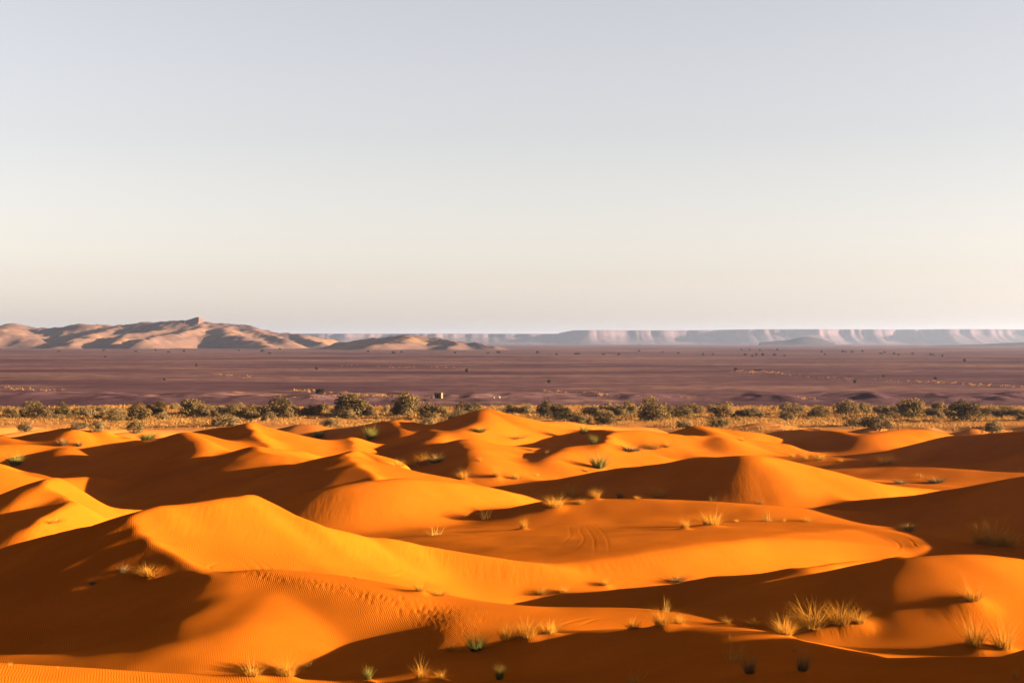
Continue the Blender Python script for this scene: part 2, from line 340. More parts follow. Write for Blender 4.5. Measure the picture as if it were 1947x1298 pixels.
M = dict(sand=sand_material(), plain=plain_material(),
    hill=rock_material('hill_rock', (0.066, 0.031, 0.024), (0.090, 0.042, 0.027), (0.145, 0.066, 0.029), 0.007),
    mesa=rock_material('mesa_rock', (0.042, 0.024, 0.026), (0.055, 0.031, 0.032), (0.078, 0.043, 0.040), 0.003),
    shade_dark_hill=rock_material('shade_dark_rock', (0.022, 0.015, 0.015), (0.03, 0.02, 0.018), (0.04, 0.026, 0.022), 0.006),  # rock colour darkened so the cone hill looks shaded
    straw=leaf_material('dry_straw', (0.28, 0.084, 0.007), (0.47, 0.160, 0.015), 0.3),
    straw_green=leaf_material('green_straw', (0.075, 0.058, 0.010), (0.15, 0.10, 0.018), 0.3),
    stalk=leaf_material('pale_stalk', (0.20, 0.08, 0.014), (0.32, 0.14, 0.026), 0.2),
    scrub=leaf_material('scrub_straw', (0.15, 0.058, 0.013), (0.26, 0.108, 0.026), 0.25),
    olive=leaf_material('olive_leaf', (0.040, 0.022, 0.008), (0.125, 0.062, 0.018), 0.25),
    brown=leaf_material('dry_brown_leaf', (0.07, 0.036, 0.014), (0.16, 0.08, 0.028), 0.25),
    green=leaf_material('fresh_leaf', (0.07, 0.075, 0.018), (0.15, 0.14, 0.032), 0.3),
    thorn=leaf_material('thorn_leaf', (0.012, 0.008, 0.005), (0.03, 0.02, 0.010), 0.1),
    bark=plain_col('bark', (0.07, 0.045, 0.03)), mud=plain_col('mud_brick', (0.13, 0.062, 0.028)),
    dark=plain_col('opening_shade', (0.02, 0.015, 0.012)), stone=plain_col('pale_stone', (0.2, 0.12, 0.08)),
    darkrock=plain_col('dark_stone', (0.06, 0.04, 0.035)))

# ------------------------------------------------------------ object helpers
def tag(o, label=None, cat=None, group=None, kind=None):
    for k, v in (('label', label), ('category', cat), ('group', group), ('kind', kind)):
        if v: o[k] = v
    return o
def mesh_np(name, V, faces, mat=None, smooth=False):
    me = bpy.data.meshes.new(name); V = np.asarray(V, np.float32); Fa = np.asarray(faces, np.int32)
    me.vertices.add(len(V)); me.vertices.foreach_set('co', V.ravel())
    n, k = Fa.shape
    me.loops.add(n*k); me.loops.foreach_set('vertex_index', Fa.ravel())
    me.polygons.add(n); me.polygons.foreach_set('loop_start', np.arange(0, n*k, k, dtype=np.int32))
    me.polygons.foreach_set('loop_total', np.full(n, k, np.int32))
    if smooth: me.polygons.foreach_set('use_smooth', np.ones(n, bool))
    me.update(calc_edges=True); me.validate()
    if mat: me.materials.append(mat)
    return me
def obj(name, me, parent=None, loc=None):
    o = bpy.data.objects.new(name, me); COL.objects.link(o)
    if parent: o.parent = parent
    if loc is not None: o.location = loc
    return o
def sheet(X, Y, Z, name, mat, smooth=True):
    r, c = X.shape; idx = np.arange(r*c).reshape(r, c)
    fa = np.stack([idx[:-1, :-1], idx[:-1, 1:], idx[1:, 1:], idx[1:, :-1]], -1).reshape(-1, 4)
    return obj(name, mesh_np(name, np.stack([X, Y, Z], -1).reshape(-1, 3), fa, mat, smooth))

# ------------------------------------------------------------ the dunes
RUTS = [[(1086,992),(1083,1007),(1085,1017),(1067,1035),(1046,1048),(1026,1053)],
 [(1120,990),(1106,1001),(1103,1011),(1110,1021),(1098,1040),(1073,1054),(1046,1059),(1011,1058)],
 [(1120,993),(1139,1005),(1151,1019),(1157,1040),(1156,1068)], [(1108,998),(1124,1015),(1130,1031),(1130,1048),(1132,1066)],
 [(1026,1072),(1108,1079),(1159,1074),(1200,1064),(1260,1052),(1350,1040)], [(1026,1078),(1108,1086),(1180,1082),(1250,1068),(1330,1052)],
 [(1364,1031),(1400,1056),(1436,1081)], [(1350,1036),(1380,1060),(1407,1083)], [(1390,1033),(1415,1058),(1440,1082)],
 [(1502,1005),(1549,1013),(1580,1025),(1600,1044)], [(1508,1009),(1545,1017),(1570,1031),(1582,1046)],
 [(1655,1010),(1700,1013),(1740,1020),(1775,1033),(1785,1042),(1755,1050),(1720,1056)], [(1660,1014),(1700,1019),(1735,1028),(1755,1040)],
 [(1690,1012),(1730,1026),(1745,1042),(1752,1052)], [(1640,1008),(1690,1022),(1710,1040),(1700,1056)],
 [(402,1082),(404,1074),(420,1070),(450,1072)], [(412,1042),(450,1062),(500,1084)], [(430,1034),(470,1058),(510,1084)], [(452,1040),(490,1062),(530,1084)],
 [(540,1068),(570,1080),(610,1088)], [(560,1066),(580,1078),(600,1086)], [(590,1075),(640,1086),(700,1093),(755,1095),(780,1086)], [(600,1068),(680,1083),(730,1088),(765,1083)],
 [(570,1072),(640,1092),(700,1108),(740,1118)], [(470,1050),(560,1056),(660,1060)], [(1060,1190),(1100,1178),(1160,1170),(1230,1168)], [(1100,1188),(1140,1176),(1200,1171)]]
PATH = [(412,1089),(500,1093),(570,1103),(640,1116),(700,1130),(760,1146),(820,1162),(860,1176),(900,1192)]
rng = np.random.RandomState(7)
rut_w = [catmull([(*spot(*p), 0.0) for p in r], 0.25)[:, :2] for r in RUTS]
path_w = catmull([(*spot(*p), 0.0) for p in PATH], 0.1)[:, :2]
prints = []
for i in range(520):
    t = rng.rand()**0.75; k = int(t*(len(path_w)-1)); wdt = 0.2+1.3*t**2.5
    prints.append((path_w[k, 0]+rng.normal(0, wdt*0.5), path_w[k, 1]+rng.normal(0, wdt*0.9), 0.045+0.03*rng.rand(), 0.005+0.007*rng.rand()))
MOUNDS = []                                                   # (x, y, radius, height): sand caught by the grass
# grass tufts: u, v of the foot, width and height in photograph pixels, kind, where it stands
TUFTS = [
(480,1291,72,36,'d','splayed wide on the orange bank at the bottom edge'),(545,1293,74,48,'d','beside the splayed one on the bottom bank, taller of the pair'),
(585,1269,42,20,'s','low and thin in the shade behind the paired golden tufts'),(700,1297,30,32,'g','alone in the dark hollow by the bottom edge'),
(800,1297,54,44,'a','with curling blades on a small bright mound at the bottom edge'),(838,1296,40,30,'a','beside the curling tuft on its bright mound'),(950,1297,32,34,'g','poking up from the shade at the bottom edge'),
(905,1245,62,42,'g','thick, at the shaded edge below the footprints'),(860,1240,50,20,'d','low, between the footprints and the green tuft'),
(965,1229,62,42,'d','dense, first of the row on the lit rim'),(1003,1221,70,46,'d','dense and tallest on the lit rim below the saddle'),(1045,1210,62,36,'d','at the upper end of the lit rim row'),
(1203,1201,52,28,'d','small, on the brow above the dark foreground slope'),(1258,1196,66,44,'d','bushy, on the brow above the dark foreground slope'),(1292,1191,44,28,'d','beside the bushy tuft on the brow'),
(1266,1163,32,36,'s','with tall upright stalks against the dark slope behind'),(1382,1189,34,22,'a','spindly, on the brow by the small pink patch'),(1432,1191,44,18,'a','flattened, by the small pink patch on the brow'),
(1492,1213,76,44,'d','dark-footed, outer end of the big clump on the mound'),(1545,1209,104,62,'d','largest of the big clump on the mound'),(1598,1203,84,50,'d','inside the big clump, above the bright sand tail'),(1634,1196,70,46,'a','with arching stalks on the far end of the big clump'),
(1850,1152,92,56,'a','wide and arching on the crest of the near ridge'),(1852,1243,76,70,'d','tall, on the bright mound by the right-hand shadow edge'),(1908,1243,80,78,'d','tallest, on the bright mound by the right-hand shadow edge'),
(1395,1258,70,48,'s','of bare pinkish stalks on the dark foreground slope'),(1425,1288,44,46,'k','dark and short below the bare pinkish stalks'),(1203,1298,60,44,'s','of bare stalks at the bottom edge of the dark slope'),
(1526,1283,40,46,'k','dark and upright in the foreground shade'),(1930,1290,28,40,'s','thin, in the shade at the bottom right corner'),(1512,1238,32,20,'s','small and thin, under the big clump'),
(800,1128,38,26,'d','dark-footed, at the foot of the big bright slope'),(832,1131,56,14,'d','low and spread, at the foot of the big bright slope'),
(1030,1128,50,16,'d','low, first of three along the bright basin edge'),(1072,1125,40,16,'d','middle of three along the bright basin edge'),(1150,1115,34,18,'d','last of three along the bright basin edge'),(1285,1105,72,15,'k','dark and flat, with a long shadow on the bright basin'),
(1865,1042,46,36,'d','first of the clump behind the near ridge'),(1893,1047,52,40,'d','fullest of the clump behind the near ridge'),(1918,1046,44,34,'d','last of the clump behind the near ridge'),
(1726,1009,34,15,'k','low, beside the looping wheel tracks'),(1352,1001,56,26,'d','round and dark-footed on the middle flat'),(1303,1006,26,20,'d','small and upright beside the round dark-footed tuft'),(1460,991,34,20,'s','pale, on the middle flat above the wheel tracks'),
(1400,992,14,8,'d','tiny, between the round and the pale tuft'),(1535,991,28,11,'d','low, on the strip of lit sand'),(1490,991,16,9,'s','tiny and pale, on the strip of lit sand'),
(996,1006,24,20,'d','single and bright on the smooth flat'),(826,1017,48,15,'s','pale, in the long shadow across the flat'),(922,986,36,20,'s','standing in the narrow shadow streak'),
(1080,949,48,26,'d','tallest and fullest of the group above the flat'),(1055,967,52,22,'d','in front of the tallest of the group above the flat'),(1104,957,28,13,'d','low, beside the tallest of the group above the flat'),(1132,949,30,19,'d','second along the rim under the shaded dune'),
(1178,947,16,14,'g','pale green, along the rim under the shaded dune'),(1250,947,30,19,'d','last along the rim under the shaded dune'),(1212,948,16,8,'d','tiny, along the rim under the shaded dune'),(1356,951,22,11,'s','at the foot of the bright round dune'),
(1446,957,22,9,'s','low, past the foot of the bright round dune'),(880,913,32,19,'d','pinkish, in the sandy dip in the middle'),(945,909,26,18,'d','on the small lit mound in the dip'),(980,909,38,13,'d','spread on the edge of the small lit mound'),(1022,905,16,9,'s','faint, at the start of the dark slope'),
(757,886,36,15,'d','low, behind the peaked bright slip face'),(780,887,30,16,'d','between two others behind the peaked bright slip face'),(802,886,34,22,'d','tallest behind the peaked bright slip face'),(830,879,42,15,'k','dark green-black, in the shade behind the peaked slip face'),
(1138,893,46,27,'g','bright green, round, alone on the shaded crest'),(1115,896,22,9,'d','dry and low beside the bright green one'),(912,876,14,9,'d','tiny, on the middle sand among the dark dunes'),
(282,1097,62,20,'d','dry and low in the hollow under the ripples'),(235,1087,26,14,'k','dark, in the hollow under the ripples'),(176,1110,22,13,'k','withered, at the tip of the lit hollow'),
(705,837,32,22,'g','rounded, in front of the far dune with the shaded flank'),(607,831,30,13,'g','low, behind the far sharp crest'),(30,887,38,20,'g','in the dark basin at the left edge'),
(120,846,26,13,'k','on the foot of the far left bright dune'),(150,848,16,11,'k','small, on the foot of the far left bright dune'),(280,836,46,16,'g','wide, on the rim behind the long dark slope'),
(1110,823,24,17,'g','compact, on the far crest in the middle'),(1128,843,20,16,'g','compact, below the other green one in the middle'),(1198,857,58,12,'k','dark and matted, in front of the far bright slip face'),(1242,852,52,16,'d','reddish and matted, in front of the far bright slip face'),(1268,850,22,15,'d','at the end of the matted strip by the far slip face'),
(980,833,58,8,'d','matted strip on the far sand below the tall dune'),(912,821,36,10,'g','low, beside the tall far dune'),(1506,869,16,12,'d','first of the row behind the round bright dune'),(1530,872,20,15,'d','second of the row behind the round bright dune'),
(1560,874,34,16,'d','widest of the row behind the round bright dune'),(1598,877,16,8,'d','last of the row behind the round bright dune'),(1686,881,38,15,'d','alone before the dark right-hand slope'),(1750,907,20,11,'s','pale, on the lit strip near the dark right-hand dune'),
(1712,919,32,9,'k','dark, on the lit strip near the dark right-hand dune'),(1780,917,44,11,'k','dark and wide, where the lit strip meets the shadow'),(1410,837,26,8,'d','flat, on the far dunes before the scrub'),(1014,862,11,9,'s','tiny, on the dark band in the middle'),(1040,862,11,8,'s','tiny, next to its twin on the dark band'),
(100,992,52,8,'d','withered fringe at the foot of the left slip face'),(20,1264,20,13,'s','tiny, on the orange bank at the bottom left corner'),(110,1270,11,9,'s','tiny, along the orange bank near the bottom left')]
tuft_pos = []
for (u, v, w_, h_, kd, txt) in TUFTS:
    x, y = spot(u, v); tuft_pos.append((x, y))
    if h_ >= 18 and kd != 's': MOUNDS.append((x, y, max(0.25, 0.42*w_*y/F), min(0.22, 0.22*h_*y/F)))

sy = np.concatenate([np.linspace(-60, 30, 24)[:-1], np.geomspace(30, 346, 860)])
ss = np.concatenate([-0.36-np.geomspace(0.001, 1.6, 60)[::-1], np.linspace(-0.36, 0.36, 960), 0.36+np.geomspace(0.001, 1.6, 60)])
Y = np.repeat(sy[:, None], len(ss), 1); X = ss[None, :]*np.maximum(Y, 30)
Z = height(X, Y)
def local(cx, cy, r):
    j0, j1 = np.searchsorted(sy, (cy-r, cy+r)); yy = max(cy, 30)
    i0, i1 = np.searchsorted(ss, ((cx-r)/max(cy-r, 30) if cx < r else (cx-r)/max(cy+r, 30), (cx+r)/max(cy-r, 30) if cx > -r else (cx+r)/max(cy+r, 30)))
    return slice(max(j0-1, 0), j1+1), slice(max(i0-1, 0), i1+1)
for x, y, r, h in MOUNDS:
    a, b = local(x, y, 4*r)
    dx = X[a, b]-x; dy = Y[a, b]-y
    Z[a, b] += h*np.exp(-((dx+np.where(dx < 0, 0.35, 0)*0)/(r*np.where(dx < 0, 1.7, 0.9)))**2-(dy/r)**2)
for ri, r in enumerate(rut_w):
    c = r.mean(0); ext = np.abs(r-c).max()+1.0
    a, b = local(c[0], c[1], ext)
    x = X[a, b]; y = Y[a, b]; d = np.full(x.shape, 9.0); tp = np.zeros(x.shape); n = len(r)-1
    for k, (p, q) in enumerate(zip(r[:-1], r[1:])):
        e = q-p; l2 = e@e+1e-9; t = np.clip(((x-p[0])*e[0]+(y-p[1])*e[1])/l2, 0, 1)
        dd = np.hypot(x-p[0]-t*e[0], y-p[1]-t*e[1]); u = dd < d
        d = np.where(u, dd, d); tp = np.where(u, (k+t)/n, tp)
    Z[a, b] += np.clip(np.minimum(tp, 1-tp)*4, 0, 1)*(0.6 if ri < 4 else 1.7)*(-0.0095*np.exp(-(d/0.055)**2)+0.003*np.exp(-((d-0.14)/0.06)**2))
for x, y, r, h in prints:
    a, b = local(x, y, 4*r)
    d = np.hypot(X[a, b]-x, (Y[a, b]-y)*0.5)
    Z[a, b] += -h*np.exp(-(d/r)**2)+0.2*h*np.exp(-((d-1.7*r)/(0.6*r))**2)
dunes = sheet(X, Y, Z, 'sand_dunes', M['sand'])
tag(dunes, 'rippled orange sand dunes with sharp crests and long shadows', 'dunes', kind='structure')

# ------------------------------------------------------------ the dark stony plain
py = np.concatenate([np.linspace(-3000, 300, 30)[:-1], np.linspace(300, 460, 240)[:-1], np.geomspace(460, 60000, 200)])
ps = np.concatenate([-0.5-np.geomspace(0.002, 3, 24)[::-1], np.linspace(-0.5, 0.5, 420), 0.5+np.geomspace(0.002, 3, 24)])
Y = np.repeat(py[:, None], len(ps), 1); X = ps[None, :]*np.maximum(Y, 320)
def plain_z(x, y):
    z = np.zeros_like(x)-0.5*np.clip((335-y)/20, 0, 1)
    bank = np.clip((y-345-18*fbm(x*0.02, y*0.0+3.3, 3, 21))/30, 0, 1); bank = bank*bank*(3-2*bank)
    z = z+bank*(0.8+1.1*np.maximum(fbm(x*0.055, y*0.06, 4, 31, True)+0.15, 0)*np.clip((425-y)/45, 0, 1))
    z = z+np.clip(fbm(x*0.006, y*0.012, 4, 41), 0, 1)*1.2*np.clip((y-420)/200, 0, 1)*np.clip((6000-y)/3000, 0, 1)
    return z
Zp = plain_z(X, Y); Zp[Y < 320] -= 1.5
plain = sheet(X, Y, Zp, 'gravel_plain', M['plain'])
tag(plain, 'wide dark purple-brown gravel plain reaching to the hills', 'plain', kind='structure')

# ------------------------------------------------------------ hills and escarpment
def hills(name, x0, x1, y0, y1, st, lines, mat, label, er=1.0, seed=3):
    X, Y = np.meshgrid(np.arange(x0, x1, st), np.arange(y0, y1, st)); L = []
    for pts, a, b in lines: ridge([Q(*p) for p in pts], a, b, k=10.0, world=True, to=L)
    wx = X+22*fbm(X*0.012, Y*0.012, 3, seed+9)*er; wy = Y+22*fbm(X*0.012+40, Y*0.012, 3, seed+19)*er
    Z, _ = raise_ridges(wx, wy, np.full(X.shape, -3.0), L, step=st*2, maxext=700)
    amt = np.clip((Z+2)/14, 0, 1)
    Z = Z+amt*er*(4.5*fbm(X*0.014, Y*0.008, 5, seed, True)+2.6*fbm(X*0.055, Y*0.03, 4, seed+5, True))
    o = sheet(X, Y, Z, name, mat); tag(o, label, 'hills', kind='structure'); return o
hills('rocky_hills', -1750, 60, 2350, 4300, 4.6, [
  ([(-400,612,3700),(-150,624,3700),(0,621,3650),(35,619,3600),(62,625,3600),(95,625,3550),(180,618,3500),(205,619,3500),(270,616,3450),(320,614,3400),(352,612,3350),(400,612,3350),(417,615,3350),(445,619,3350),(470,621,3350),(492,627,3350),(530,635,3350),(560,637,3350),(592,642,3350),(640,652,3350)],(14,20),(15,15)),
  ([(-120,628,3100),(0,632,3100),(30,634,3100),(55,640,3080),(75,650,3050),(92,658,3020)],(22,8),(20,8)),
  ([(20,619,3600),(-10,632,3200)],(18,10),(18,10)),
  ([(230,622,3450),(190,634,3250),(160,645,3050),(125,655,2900)],(22,6),(18,8)),
  ([(270,640,3150),(232,643,3050),(215,652,2900)],(22,5),(20,5)),
  ([(320,616,3400),(300,630,3250),(250,640,3100)],(20,6),(18,8)),
  ([(400,613,3350),(350,630,3150),(310,640,3000),(270,652,2850)],(22,5),(18,6)),
  ([(420,617,3350),(440,634,3150),(470,648,3000),(520,660,2800)],(16,8),(18,8)),
  ([(470,621,3350),(500,634,3250),(530,642,3150),(540,650,3050)],(22,5),(18,5)),
  ([(560,638,3350),(580,645,3250),(620,652,3150)],(20,5),(18,5)),
  ([(640,652,2900),(690,646,2850),(740,643,2800),(785,640.5,2750),(812,641,2750),(840,646,2700),(860,651,2650),(900,655,2600),(940,659,2550)],(14,10),(16,8)),
  ([(785,641,2750),(760,652,2550),(700,658,2400)],(14,8),(14,8)),
  ([(850,650,2680),(855,655,2560),(845,661,2450)],(20,3),(24,3))],
  M['hill'], 'low eroded pink-brown rocky hills across the plain')
# the tilted slab of bare rock on the highest hill
def slab(me_name):
    bm = bmesh.new(); d = 3345.0; pts = [(350,613),(358,610),(368,606.5),(380,603),(385,603.2),(386,606),(387,609),(392,612),(400,615)]
    rr = random.Random(4); rows = []
    for k, dd in enumerate((0, 12, 40, 60)):
        row = []
        for (u, v) in pts:
            x, y, z = Q(u, v, d); drop = (0, 0.5, 2.5, 16)[k]
            row.append(bm.verts.new((x+rr.uniform(-1.5, 1.5), y+dd-30+rr.uniform(-3, 3), z-drop+rr.uniform(-.5, .5))))
        rows.append(row)
    front = [bm.verts.new((v.co.x+rr.uniform(-2, 2), v.co.y-9+rr.uniform(-3, 3), v.co.z-9)) for v in rows[0]]
    low = [bm.verts.new((v.co.x, v.co.y-24, v.co.z-22)) for v in rows[0]]
    rows = [low, front]+rows
    for a, b in zip(rows[:-1], rows[1:]):
        for i in range(len(pts)-1): bm.faces.new((a[i], a[i+1], b[i+1], b[i]))
    me = bpy.data.meshes.new(me_name); bm.to_mesh(me); bm.free(); me.materials.append(M['hill']); return me
tag(obj('rock_slab', slab('rock_slab')), 'tilted bare rock slab crowning the highest hill', 'rock')
hills('shade_toned_butte', 880, 1150, 5100, 6100, 8, [([(1470,651,5600),(1500,646,5600),(1520,641.5,5600),(1540,640.5,5600),(1558,643,5600),(1578,650,5600),(1590,653,5600)],(22,6),(22,6)),
   ([(1400,652.5,5600),(1450,650.5,5600),(1480,649,5600)],(14,6),(14,6))], M['shade_dark_hill'], 'blue shaded cone hill in front of the long cliff', 0.4, 60)
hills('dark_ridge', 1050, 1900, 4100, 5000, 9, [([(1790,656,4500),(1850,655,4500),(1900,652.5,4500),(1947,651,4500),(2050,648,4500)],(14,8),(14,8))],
   M['shade_dark_hill'], 'low dark ridge at the foot of the cliff by the picture edge', 0.3, 70)
mx_ = np.arange(-2300, 3500, 8.0); my_ = np.concatenate([np.arange(7300, 8550, 9.0), np.arange(8550, 10400, 120.0)])
X, Y = np.meshgrid(mx_, my_)
um = CU+F*mx_/8000.0
top = np.interp(um, [100, 560, 1075, 1092, 1300, 1450, 2300], [(649-v)/F*8000+H for v in (634, 633.5, 634, 627.5, 627, 625.5, 625)])
rim = 8120+np.interp(um, [500, 900, 1060, 1085, 1100, 1200, 1330, 1400, 1560, 1620, 1780, 1800, 1850, 1947], [120, 40, 60, -120, -190, 60, 190, 60, -120, 40, 180, -60, -100, 60])
rim = rim+95*fbm(mx_*0.0042, mx_*0, 3, 81, True)+12*fbm(mx_*0.02, mx_*0+5, 3, 91, True)
t = rim[None, :]-Y
t = t+32*fbm(X*0.008, Y*0.003, 4, 95, True)*np.clip(t/60, 0, 1)
prof = np.interp(t, [-400, 0, 6, 26, 60, 150, 260, 380], [1.0, 1.0, 0.93, 0.66, 0.50, 0.22, 0.06, -0.12])
Zm = prof*top[None, :]+np.where(t > 4, 2.2*fbm(X*0.03, Y*0.03, 3, 99), 0)
Zm = np.maximum(Zm, -3.0)
tag(sheet(X, Y, Zm, 'mesa_escarpment', M['mesa'], False), 'long flat-topped pale cliff along the horizon', 'cliff', kind='structure')

# ------------------------------------------------------------ vegetation
def blades(nb, spread, lean, curl, wid, seed, lo=0.3, hi=1.1):
    r = np.random.RandomState(seed); V = []; Fq = []
    for i in range(nb):
        a = r.rand()*2*math.pi; rad = spread*math.sqrt(r.rand()); bx, by = rad*math.cos(a), rad*math.sin(a)
        da = a+r.normal(0, 0.7); tilt = abs(r.normal(0, lean))+0.25*rad/max(spread, .01)*lean
        L = lo+(hi-lo)*r.rand(); px, py, pz = bx, by, -0.03; n = 3; base = len(V); wd = wid*(0.7+0.6*r.rand())
        sx, sy = -math.sin(da+1.3*r.rand()), math.cos(da+1.3*r.rand())
        for k in range(n+1):
            ww = wd*(1-k/(n+0.35))
            V.append((px-sx*ww, py-sy*ww, pz)); V.append((px+sx*ww, py+sy*ww, pz))
            t = tilt+curl*(k/n)*(0.5+r.rand()); st = L/n
            px += math.cos(da)*math.sin(t)*st; py += math.sin(da)*math.sin(t)*st; pz += math.cos(t)*st
        for k in range(n): Fq.append((base+2*k, base+2*k+1, base+2*k+3, base+2*k+2))
    return V, Fq
KIND = {'d': ('straw', 260, 0.24, 0.42, 0.85, 0.0058), 'g': ('straw_green', 330, 0.20, 0.34, 0.5, 0.009), 's': ('stalk', 34, 0.24, 0.30, 0.25, 0.010),
        'a': ('straw', 170, 0.16, 0.50, 1.25, 0.0062), 'k': ('brown', 170, 0.22, 0.40, 0.45, 0.014)}
NAMES = {'d': ('dry_grass_tuft', 'golden dry grass tuft '), 'g': ('green_grass_tuft', 'greenish grass tuft '), 's': ('grass_stalks', 'sparse grass tuft '),
         'a': ('arching_grass_tuft', 'yellow grass tuft '), 'k': ('dark_grass_tuft', 'brown grass tuft ')}
TM = {}
for kd, (mt, nb, sp, ln, cu, wd) in KIND.items():
    TM[kd] = []
    for i in range(5):
        me = mesh_np('blades', *blades(nb, sp, ln, cu, wd, 100+i*7+ord(kd)), M[mt])
        ms = mesh_np('seed_stalks', *blades(max(6, nb//16), sp*0.7, ln*0.7, 0.35, wd*0.7, 300+i*7+ord(kd), 0.95, 1.35), M['stalk'])
        TM[kd].append((me, ms))
rt = random.Random(11)
for n, ((u, v, w_, h_, kd, txt), (x, y)) in enumerate(zip(TUFTS, tuft_pos)):
    nm, pre = NAMES[kd]; me, ms = TM[kd][n % 5]
    z = float(height(x, y))
    for mx, my, mr, mh in MOUNDS: z += mh*math.exp(-((x-mx)/(mr*(1.7 if x < mx else 0.9)))**2-((y-my)/mr)**2)
    e = obj(nm, None, None, (x, y, z-0.02)); e.rotation_euler = (0, 0, rt.uniform(0, 6.28))
    k_ = 0.92 if v > 1100 else 1.22; hm = h_*y/F*0.95*k_; wm = w_*y/F*k_
    sxy = wm/1.1; e.scale = (sxy, sxy, hm)
    obj('blades', me, e); obj('seed_stalks', ms, e)
    tag(e, (pre+txt).replace(' ,', ','), 'grass tuft', 'grass tufts on the dunes')

# bushes and small trees of the belt between dunes and plain
def leafball(nblob, nleaf, lf, seed, flat=0.62, open_=0.0):
    r = np.random.RandomState(seed); V = []; Fq = []
    for b in range(nblob):
        a = r.rand()*2*math.pi; q = math.sqrt(r.rand())*0.36; hgt = (0.16+0.72*r.rand()*(1-1.35*q*q/0.13*0.36))*flat
        cx, cy, cz = q*math.cos(a), q*math.sin(a), hgt; R_ = 0.10+0.10*r.rand()
        d = r.normal(size=(nleaf, 3)); d /= np.linalg.norm(d, axis=1)[:, None]
        p = d*(R_*(0.55+0.5*r.rand(nleaf)**0.5))[:, None]*(1, 1, 0.85)+(cx, cy, cz)
        for i in range(nleaf):
            if p[i, 2] < 0.0: continue
            t1 = r.normal(size=3); t1 -= d[i]*(t1@d[i])*0.6; t1 /= np.linalg.norm(t1)+1e-6; t2 = np.cross(d[i]+0.6*r.normal(size=3), t1); t2 /= np.linalg.norm(t2)+1e-6
            s = lf*(0.6+0.8*r.rand()); k = len(V)
            V += [tuple(p[i]-t1*s), tuple(p[i]+t2*s*0.45), tuple(p[i]+t1*s), tuple(p[i]-t2*s*0.45)]; Fq.append((k, k+1, k+2, k+3))
    return V, Fq
def stems(n, top, seed, r0=0.018):
    r = np.random.RandomState(seed); V = []; Fq = []
    for i in range(n):
        a = r.rand()*6.28; ex = 0.30*r.rand(); pts = [np.array((0.03*math.cos(a), 0.03*math.sin(a), -0.04))]
        for k in range(1, 4): pts.append(np.array((ex*math.cos(a)*k/3+r.normal(0, .015), ex*math.sin(a)*k/3+r.normal(0, .015), top*(0.6+0.4*r.rand())*k/3)))
        for k, p in enumerate(pts):
            rad = r0*(1-0.26*k)
            for q in range(5): V.append((p[0]+rad*math.cos(q*1.2566), p[1]+rad*math.sin(q*1.2566), p[2]))
        b = i*20
        for k in range(3):
            for q in range(5): Fq.append((b+k*5+q, b+k*5+(q+1) % 5, b+k*5+5+(q+1) % 5, b+k*5+5+q))
    return V, Fq
BM = {}
for kd, mt in (('o', 'olive'), ('b', 'brown'), ('g', 'green')):
    BM[kd] = [(mesh_np('crown', *leafball(22+3*i, 95, 0.030, 500+i*11+ord(kd)), M[mt]), mesh_np('trunk', *stems(5, 0.42, 600+i), M['bark'])) for i in range(5)]
BNAME = {'o': ('tamarisk_bush', 'olive bush '), 'b': ('brown_shrub', 'dry brown shrub '), 'g': ('green_shrub', 'green shrub ')}
